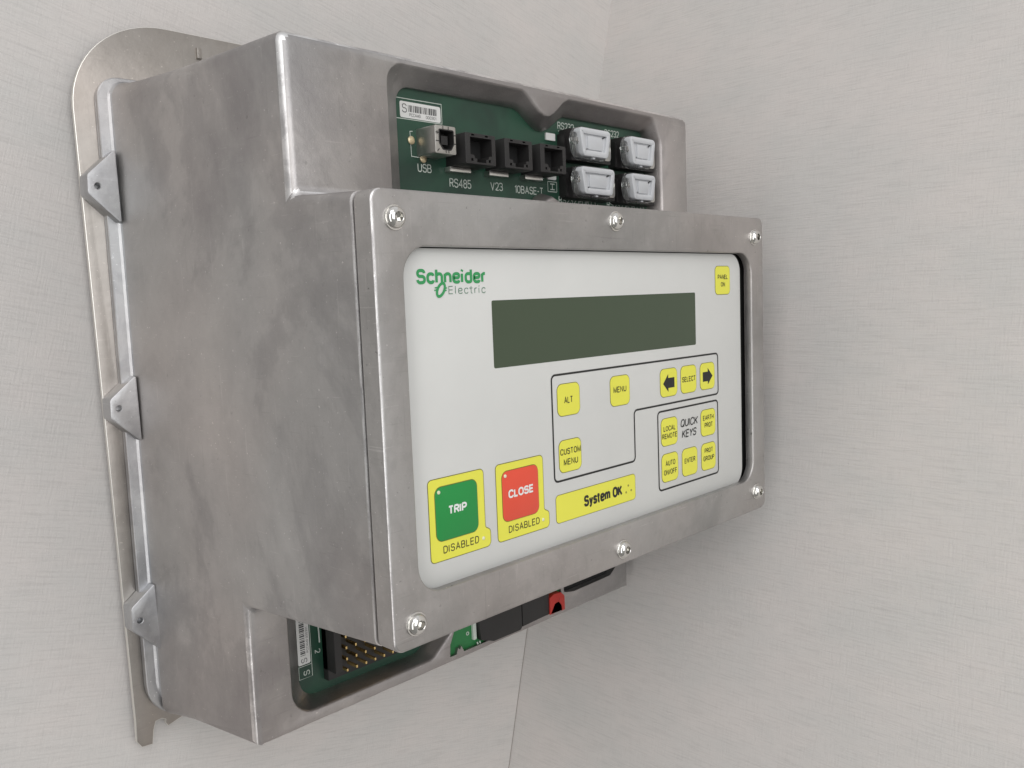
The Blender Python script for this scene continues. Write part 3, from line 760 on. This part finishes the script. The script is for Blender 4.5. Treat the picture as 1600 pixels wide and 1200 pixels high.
def big_key(x0, x1, xt, g0, g1, fill, word, wx, ww, lab, dx, lx):
    bm = bmesh.new()
    surr = ccw(rpoly([(x0, 30.9), (xt, 30.9), (xt, 38.6), (x1, 40.2), (x1, 66.5), (x0, 66.5)], [2.2, 2.4, 2.2, 1.2, 2.4, 2.2], 5))
    slab(bm, surr, YP-0.10, YP+0.2, 0.0, 1)
    slab(bm, offset(surr, -0.34), YP-0.16, YP, 0.0, 0)
    s = from_bm('key_surround', bm, [M_YELLOW, M_OLIVE], unit, None); s['label'] = 'yellow surround reading DISABLED round the ' + lab + ' key'
    letters(s, [dict(s='DISABLED', x=dx, z=34.0, w=20.6, h=3.3, y=YP-0.2, lw=0.46, gap=2.0)], M_OLIVE2)
    bm = bmesh.new()
    P_ = ccw(rrect(g0, g1, 39.3, 62.9, 3.6, 7))
    slab(bm, P_, YP-0.26, YP, 0.1, 1, 1)
    slab(bm, offset(P_, -0.3), YP-0.5, YP, 0.2, 0, 2)
    k = from_bm('key', bm, [fill, M_OLIVE], unit, 35); k['label'] = lab + ' key'
    letters(k, [dict(s=word, x=wx, z=50.0, w=ww, h=3.9, y=YP-0.56, lw=0.85, gap=1.7)], M_TEXTW)
    for px, pz, nm, pr in ((g0+2.2, 60.6, 'indicator_lamp', k), (lx, 35.4, 'indicator_lamp', s)):
        bm = bmesh.new()
        yy = YP-0.5 if pr is k else YP-0.16
        lathe(bm, px, pz, [(0.85, yy), (0.8, yy-0.25), (0.5, yy-0.42), (0, yy-0.48)], 14)
        from_bm(nm, bm, [M_LED], pr, 60)
M_OLIVE2 = mat('dark_print', (0.06, 0.055, 0.02), 0.5)
big_key(24.0, 56.0, 59.0, 27.4, 51.8, M_GREENKEY, 'TRIP', 34.4, 10.6, 'green TRIP', 31.0, 54.3)
big_key(63.1, 94.5, 97.8, 66.6, 90.8, M_REDKEY, 'CLOSE', 70.4, 16.6, 'red CLOSE', 70.1, 93.2)

bm = bmesh.new()
P_ = ccw(rrect(102.5, 166.3, 30.9, 44.9, 2.2, 5))
slab(bm, P_, YP-0.10, YP+0.2, 0, 1); slab(bm, offset(P_, -0.28), YP-0.16, YP, 0, 0)
st = from_bm('status_strip', bm, [M_YELLOW, M_OLIVE], unit, None); st['label'] = 'yellow status strip reading System OK'
letters(st, [dict(s='System OK', x=123.4, z=35.2, w=31.2, h=5.7, y=YP-0.2, lw=1.3, gap=2.0)], M_INK)
bm = bmesh.new()
for px, pz in ((159.9, 39.4), (157.9, 36.1), (162.3, 36.5)):
    lathe(bm, px, pz, [(0.62, YP-0.16), (0.55, YP-0.35), (0, YP-0.42)], 12)
from_bm('indicator_lamp', bm, [mat('olive_lens', (0.30, 0.28, 0.05), 0.3)], st, 60)

# ------------------------------------------------------------------ upper circuit board
YB = 65.0
bm = bmesh.new(); box(bm, 56, 276, YB, YB+1.6, 180, 248)
pcb = from_bm('circuit_board', bm, [M_PCB], unit, None); pcb['label'] = 'green circuit board behind the upper opening'
YS = YB-0.12
t = dict(y=YS, lw=0.5)
letters(pcb, [dict(s='USB', x=77.6, z=203.4, w=8.9, h=4.2, **t), dict(s='RS485', x=98.0, z=197.4, w=15.0, h=4.5, **t),
    dict(s='V23', x=127.0, z=197.7, w=9.2, h=4.3, **t), dict(s='10BASE-T', x=145.4, z=197.3, w=23.0, h=4.2, **t),
    dict(s='RS232', x=182.6, z=235.6, w=14.4, h=4.2, **t), dict(s='RS232', x=226.0, z=236.4, w=14.0, h=4.0, **t),
    dict(s='RS232 PORT C', x=181.6, z=193.6, w=36.0, h=4.0, **t), dict(s='RS232 PORT D', x=226.2, z=193.2, w=38.0, h=4.0, **t),
    dict(s='H', x=178.6, z=200.8, w=3.6, h=4.2, rot=90, **t)], M_SILK)
bm = bmesh.new(); stroke(bm, rrect(172.6, 180.2, 199.8, 205.4, 0.2, 1), YS, 0.35)
from_bm('printed_line', bm, [M_SILK], pcb, None)
for pts_ in ([(66, 237.6), (94.8, 237.8), (94.8, 228.2), (66, 228.0)], [(75.6, 222.6), (73.9, 222.4), (74.2, 210.6), (79.4, 210.4)], [(183, 234.6), (192, 234.8)]):
    bm = bmesh.new(); ribbon(bm, pts_, YS, 0.35)
    from_bm('printed_line', bm, [M_SILK], pcb, None)
bm = bmesh.new()
for px, pz in ((74.4, 218.2), (81.4, 210.0)):
    lathe(bm, px, pz, [(2.1, YB+0.1), (2.0, YB-0.5), (1.2, YB-0.9), (0, YB-1.0)], 20)
from_bm('solder_pad', bm, [M_BRASS], pcb, 50)

def sticker(parent, x0, x1, z0, z1, y, vert=False):
    bm = bmesh.new(); slab(bm, rrect(x0, x1, z0, z1, 0.9, 3), y-0.15, y+0.05)
    s = from_bm('barcode_sticker', bm, [M_WHITE], parent, None)
    bm = bmesh.new(); yy = y-0.2
    def bar(a0, a1, b0, b1):
        if vert: flat(bm, [(x0+b0, z0+a0), (x0+b1, z0+a0), (x0+b1, z0+a1), (x0+b0, z0+a1)], yy)
        else: flat(bm, [(x0+a0, z0+b0), (x0+a1, z0+b0), (x0+a1, z0+b1), (x0+a0, z0+b1)], yy)
    rnd = random.Random(3)
    a = 5.0; end = (z1-z0 if vert else x1-x0)-2.2
    while a < end:
        w = rnd.choice((0.3, 0.45, 0.8)); 
        if vert: bar(a, a+w, 1.6, 4.6)
        else: bar(a, a+w, 3.0, 6.2)
        a += w+rnd.choice((0.3, 0.45, 0.6))
    if vert:
        text_bm(bm, 'S', x0+5.4, z0+1.0, None, 3.6, yy, rot=90, lw=0.35)
        text_bm(bm, 'PCCAM0 000301', x0+6.6, z0+6.0, 14, 1.3, yy, rot=90, lw=0.16)
    else:
        text_bm(bm, 'S', x0+1.3, z0+2.4, None, 4.2, yy, lw=0.4)
        text_bm(bm, 'PCCAM0', x0+5.6, z0+0.9, 7.0, 1.5, yy, lw=0.18)
        text_bm(bm, '000301', x0+16, z0+0.9, 6.6, 1.5, yy, lw=0.18)
    for v in bm.verts: v.co *= SC
    me = bpy.data.meshes.new('barcode'); bm.to_mesh(me); bm.free(); me.materials.append(mat('print_grey', (0.07, 0.07, 0.07), 0.6))
    link('barcode', me, s)
    return s
# stickers are sub-parts of the board, so their print is joined on the same level
def sticker_on(board, *a):
    s = sticker(None, *a)
    b_ = [o for o in bpy.data.objects if o.parent is s]
    s.parent = board
    for o in b_: o.parent = board
sticker_on(pcb, 68.4, 94.0, 228.6, 236.3, YB)
bm = bmesh.new()
slab(bm, rrect(171.6, 179.4, 228.4, 232.4, 0.4, 2), YB-0.9, YB)
slab(bm, rrect(171.8, 179.2, 206.4, 210.4, 0.8, 2), YB-0.9, YB)
from_bm('white_tab', bm, [M_WHITE], pcb, None)

# USB socket
def usb():
    bm = bmesh.new()
    out = ccw(rrect(77.8, 91.2, 210.6, 224.0, 0.8, 3))
    hole = ccw(rpoly([(80.6, 215.6), (82.8, 212.8), (87.6, 212.8), (89.4, 215.6), (89.4, 221.8), (80.6, 221.8)], [0.8, 0.8, 0.8, 0.8, 0.4, 0.4], 2))
    slab(bm, out, 51.0, YB, 0.35, 0)
    o = from_bm('usb_socket', bm, [M_USB, M_BLACK2], unit, 40)
    c = bmesh.new(); loft(c, [(hole, 50), (hole, 60)])
    cut(o, [from_bm('c', c, [M_BLACK], None, None)])
    finish(o.data, 40)
    bm = bmesh.new()
    inner = offset(hole, 0.4)
    slab(bm, offset(hole, 0.5), 57.5, 60.2, 0, 0)
    box(bm, 82.9, 87.1, 52.6, 59, 215.2, 219.4, 0)
    ring_o = offset(hole, 0.45); ring_i = offset(hole, -0.1)
    vo = loft(bm, [(ring_o, 50.85), (ring_o, 58)], False, False); vi = loft(bm, [(ring_i, 50.85), (ring_i, 58)], False, False)
    for i in range(len(hole)):
        j = (i+1) % len(hole)
        bm.faces.new((vo[0][j], vo[0][i], vi[0][i], vi[0][j]))
    for ax, az, bx, bz in ((79.2, 221.2, 79.2, 219.6), (78.2, 220.4, 80.2, 220.4), (78.2, 216.4, 80.4, 216.4), (89.6, 219.8, 91.0, 219.8), (89.6, 215.8, 91.0, 215.8), (83.0, 223.6, 83.0, 222.2), (86.4, 223.6, 86.4, 222.2), (84.4, 212.4, 84.4, 211.0), (86.2, 212.4, 86.2, 211.0), (80.2, 212.8, 79.0, 211.6)):
        stroke(bm, [(ax, az), (bx, bz)], 50.9, 0.45, closed=False)
    from_bm('socket_insert', bm, [M_BLACK], o, None)
usb()

# network jacks
def jack(x0):
    x1 = x0+20.8; z0, z1 = 207.2, 222.3
    bm = bmesh.new()
    slab(bm, ccw(rrect(x0, x1, z0, z1, 0.5, 2)), 50.0, YB, 0.3, 0)
    o = from_bm('network_socket', bm, [M_BLACK2], unit, 40)
    cx_ = (x0+x1)/2
    h = ccw([(x0+3.2, z1-2.0), (x0+3.2, z0+4.6), (x0+5.6, z0+4.4), (x0+6.2, z0+2.9), (x0+7.6, z0+2.7), (x0+7.6, z0+1.0), (x1-7.0, z0+1.0), (x1-7.0, z0+2.7), (x1-5.4, z0+2.9), (x1-4.8, z0+4.4), (x1-2.8, z0+4.6), (x1-2.8, z1-2.0)])
    c = bmesh.new(); loft(c, [(h, 48), (h, 61)])
    n_ = bmesh.new()
    cs = [from_bm('c', c, [M_BLACK], None, None)]
    for dx in (4.2, 13.6):
        q = bmesh.new(); box(q, x0+dx, x0+dx+2.0, 49, 52.5, z1-1.3, z1-0.5); cs.append(from_bm('c', q, [M_BLACK], None, None))
    for dx in (3.6, x1-x0-5.2):
        q = bmesh.new(); box(q, x0+dx, x0+dx+1.4, 49, 53, z0+1.4, z0+2.8); cs.append(from_bm('c', q, [M_BLACK], None, None))
    cut(o, cs); finish(o.data, 30)
    bm = bmesh.new(); box(bm, x0+2.4, x1-2.4, 58.5, 60.8, z0+1.4, z1-1.4)
    from_bm('socket_interior', bm, [M_DARK], o, None)
    bm = bmesh.new(); box(bm, x0-1.2, x0+13.0, 60.6, 64.9, z0-2.6, z0-0.2, r_=0.3)
    from_bm('shield_tab', bm, [M_STEEL], o, 35)
for x0 in (96.4, 123.8, 151.0): jack(x0)

# serial connectors with milky dust caps
def serial(x0, x1, z0, z1, idx):
    """x0..x1, z0..z1 : cap front outline at y 48"""
    bm = bmesh.new()
    bx0 = x0+2.0; bx1 = min(x1+9.0, 272)
    slab(bm, ccw(rrect(bx0, bx1, z0-1.5, z1+0.8, 0.8, 2)), 56.0, YB, 0.4, 0)
    box(bm, bx0-2.0, bx0+7, 59.5, YB, z0-0.5, z1-2)
    o = from_bm('serial_connector', bm, [M_BLACK], unit, 35)
    # metal face plate
    bm = bmesh.new(); slab(bm, ccw(rrect(bx0+0.6, bx1-0.6, z0+0.4, z1-0.6, 2.2, 4)), 55.2, 56.0, 0.2)
    from_bm('face_plate', bm, [M_STEEL], o, 35)
    # screw post
    zc = (z0+z1)/2+1.2
    bm = bmesh.new()
    hexa = [(x0+2.3+2.3*math.cos(math.pi/3*k+0.3), zc+2.3*math.sin(math.pi/3*k+0.3)) for k in range(6)]
    slab(bm, ccw(hexa), 50.6, 55.6, 0.35)
    lathe(bm, x0+2.3, zc, [(0, 50.9), (0.9, 50.9), (1.1, 50.2), (1.6, 50.2), (1.8, 50.9)], 16)
    from_bm('screw_post', bm, [M_SCREW], o, 30)
    # cap
    bm = bmesh.new()
    ins = 3.2
    D = ccw(rpoly([(x0+ins, z0), (x1-ins, z0), (x1, z1), (x0, z1)], [2.4, 2.6, 2.6, 2.4], 6))
    fl = ccw(rpoly([(x0+1.0, z0-0.4), (x1-ins+1, z0-0.4), (x1+0.8, z1+0.2), (x0-0.2, z1+0.2)], [6.5, 3, 3, 6.5], 6))
    rings = [(offset(D, -1.2), 53.4), (D, 52.8), (D, 48.8), (offset(D, -0.25), 48.25), (offset(D, -0.8), 48.0), (offset(D, -2.7), 48.0), (offset(D, -3.3), 48.35)]
    vs = loft(bm, rings, True, False)
    last = vs[-1]
    rec = [bm.verts.new((v.co.x, 49.7, v.co.z)) for v in last]
    for i in range(len(last)):
        j = (i+1) % len(last); bm.faces.new((last[i], last[j], rec[j], rec[i]))
    bm.faces.new(rec[::-1])
    slab(bm, ccw(rrect(x0+8.4, x1-7.8, z0+4.0, z1-4.2, 0.5, 2)), 48.7, 49.8, 0.3)
    box(bm, (x0+x1)/2-1.6, (x0+x1)/2+0.6, 49.5, 52.5, z0-1.0, z0+0.2)
    cb = bmesh.new()
    fo_ = offset(fl, 1.1)
    loft(cb, [(fl, 50.5), (offset(fl, 0.7), 51.2), (fo_, 53.0), (fo_, 55.0), (offset(fo_, -0.5), 55.0), (offset(fo_, -0.5), 53.0), (offset(fl, 0.2), 51.5), (offset(fl, -0.4), 50.9)], False, False)
    c = from_bm('dust_cap', bm, [M_CAP], o, 35)
    from_bm('cap_skirt', cb, [M_CLEAR], o, 35)
    return o
for i, q in enumerate([(181.9, 210.8, 218.6, 234.4), (182.4, 214.0, 197.4, 212.8), (228.8, 255.6, 217.8, 234.2), (229.2, 255.2, 196.8, 212.4)]):
    serial(*q, i)

# ------------------------------------------------------------------ lower circuit board
YB2 = 126.0
bm = bmesh.new(); box(bm, 22, 128, YB2, YB2+1.6, -74, -8)
lp = from_bm('circuit_board', bm, [M_PCB], unit, None); lp['label'] = 'green circuit board behind the lower opening'
sticker_on(lp, 29.8, 37.2, -50.0, -18.0, YB2, True)
for pts_, w_ in (([(29.9, -50.5), (29.9, -57.6), (37.9, -57.6), (37.9, -20)], 0.3), ([(29.9, -50.8), (37.9, -50.8)], 0.3), ([(43.2, -30), (43.4, -41)], 0.8),
                 ([(45.4, -53.0), (45.4, -56.0)], 0.5), ([(51.4, -54.0), (51.4, -57.5)], 0.6)):
    bm = bmesh.new(); stroke(bm, pts_, YB2-0.12, w_, closed=False)
    from_bm('printed_line', bm, [M_SILK], lp, None)
letters(lp, [dict(s='S', x=36.4, z=-56.2, h=3.8, y=YB2-0.12, rot=90, lw=0.45), dict(s='2', x=40.2, z=-44.2, h=3.4, y=YB2-0.12, rot=-90, lw=0.4)], M_SILK)
bm = bmesh.new()
box(bm, 45.0, 104, 121.5, YB2, -62, -16, r_=0.3)
box(bm, 45.0, 49.5, 114, YB2, -56, -16, r_=0.3)
hd = from_bm('pin_header', bm, [M_BLACK], unit, 35)
bm = bmesh.new()
for c_ in range(8):
    for r_ in range(5):
        x = 51.6+6.1*c_; z = -55.6+6.2*r_
        slab(bm, [(x-0.55, z-0.75), (x+0.55, z-0.75), (x+0.55, z+0.75), (x-0.55, z+0.75)], 112.6, 122, 0.25)
from_bm('contact_pins', bm, [M_GOLD], hd, 35)

# connectors in the middle opening
bm = bmesh.new(); box(bm, 227.6, 291, 119.0, 121.0, -67, -16)  # dark sheet put in to give the slot its deep shade
from_bm('slot_shade_sheet', bm, [M_DARK], unit, None)
bm = bmesh.new(); flat(bm, O3, 116.2); 
gb = from_bm('circuit_board', bm, [mat('bright_solder_mask', (0.02, 0.20, 0.055), 0.4)], unit, None); gb['label'] = 'bright green board edge in the lower middle opening'
bm = bmesh.new()
slab(bm, rrect(145.0, 147.6, -69.6, -50, 0.5, 2), 114.6, 116.2)
from_bm('white_bar', bm, [M_SILK], gb, None)
bm = bmesh.new()
stroke(bm, [(147.6, -71.6), (148.6, -73.2)], 114.5, 0.9, closed=False)
from_bm('printed_mark', bm, [M_SILK], gb, None)
bm = bmesh.new(); stroke(bm, [(149.8, -71.6), (150.6, -73.2)], 114.5, 0.9, closed=False)
from_bm('printed_mark', bm, [M_SILK], gb, None)
bm = bmesh.new(); lathe(bm, 141.5, -64.5, [(1.2, 116.1), (1.2, 115.9), (0.7, 115.9), (0.7, 116.1)], 14)
from_bm('printed_mark', bm, [M_SILK], gb, None)
bm = bmesh.new()
slab(bm, ccw([(148.4, -20), (148.4, -62), (149.6, -70.6), (160.5, -74.6), (184.5, -74.9), (186.2, -73.4), (186.2, -20)]), 112.4, 117, 0.4)
slab(bm, ccw([(187.0, -20), (187.0, -73.4), (212.8, -72.6), (213.4, -20)]), 112.6, 117, 0.4)
from_bm('terminal_block', bm, [M_BLACK], unit, 35)
bm = bmesh.new()
slab(bm, ccw(rpoly([(213.0, -73.2), (217.2, -73.2), (217.6, -67.2), (221.2, -66.6), (223.8, -69.5), (224.4, -73.6), (228.0, -73.6), (228.0, -63.6), (224.0, -60.2), (217.0, -59.8), (213.0, -61.5)], [0.5, 0.5, 1, 1, 1, 0.5, 0.5, 2.5, 2.5, 2, 1], 3)), 111.8, 117, 0.5)
lathe(bm, 221.6, -64.6, [(1.0, 111.7), (0.8, 111.9), (0, 112.2)], 12, 1)
from_bm('red_clip', bm, [M_RED, M_BLACK], unit, 35)
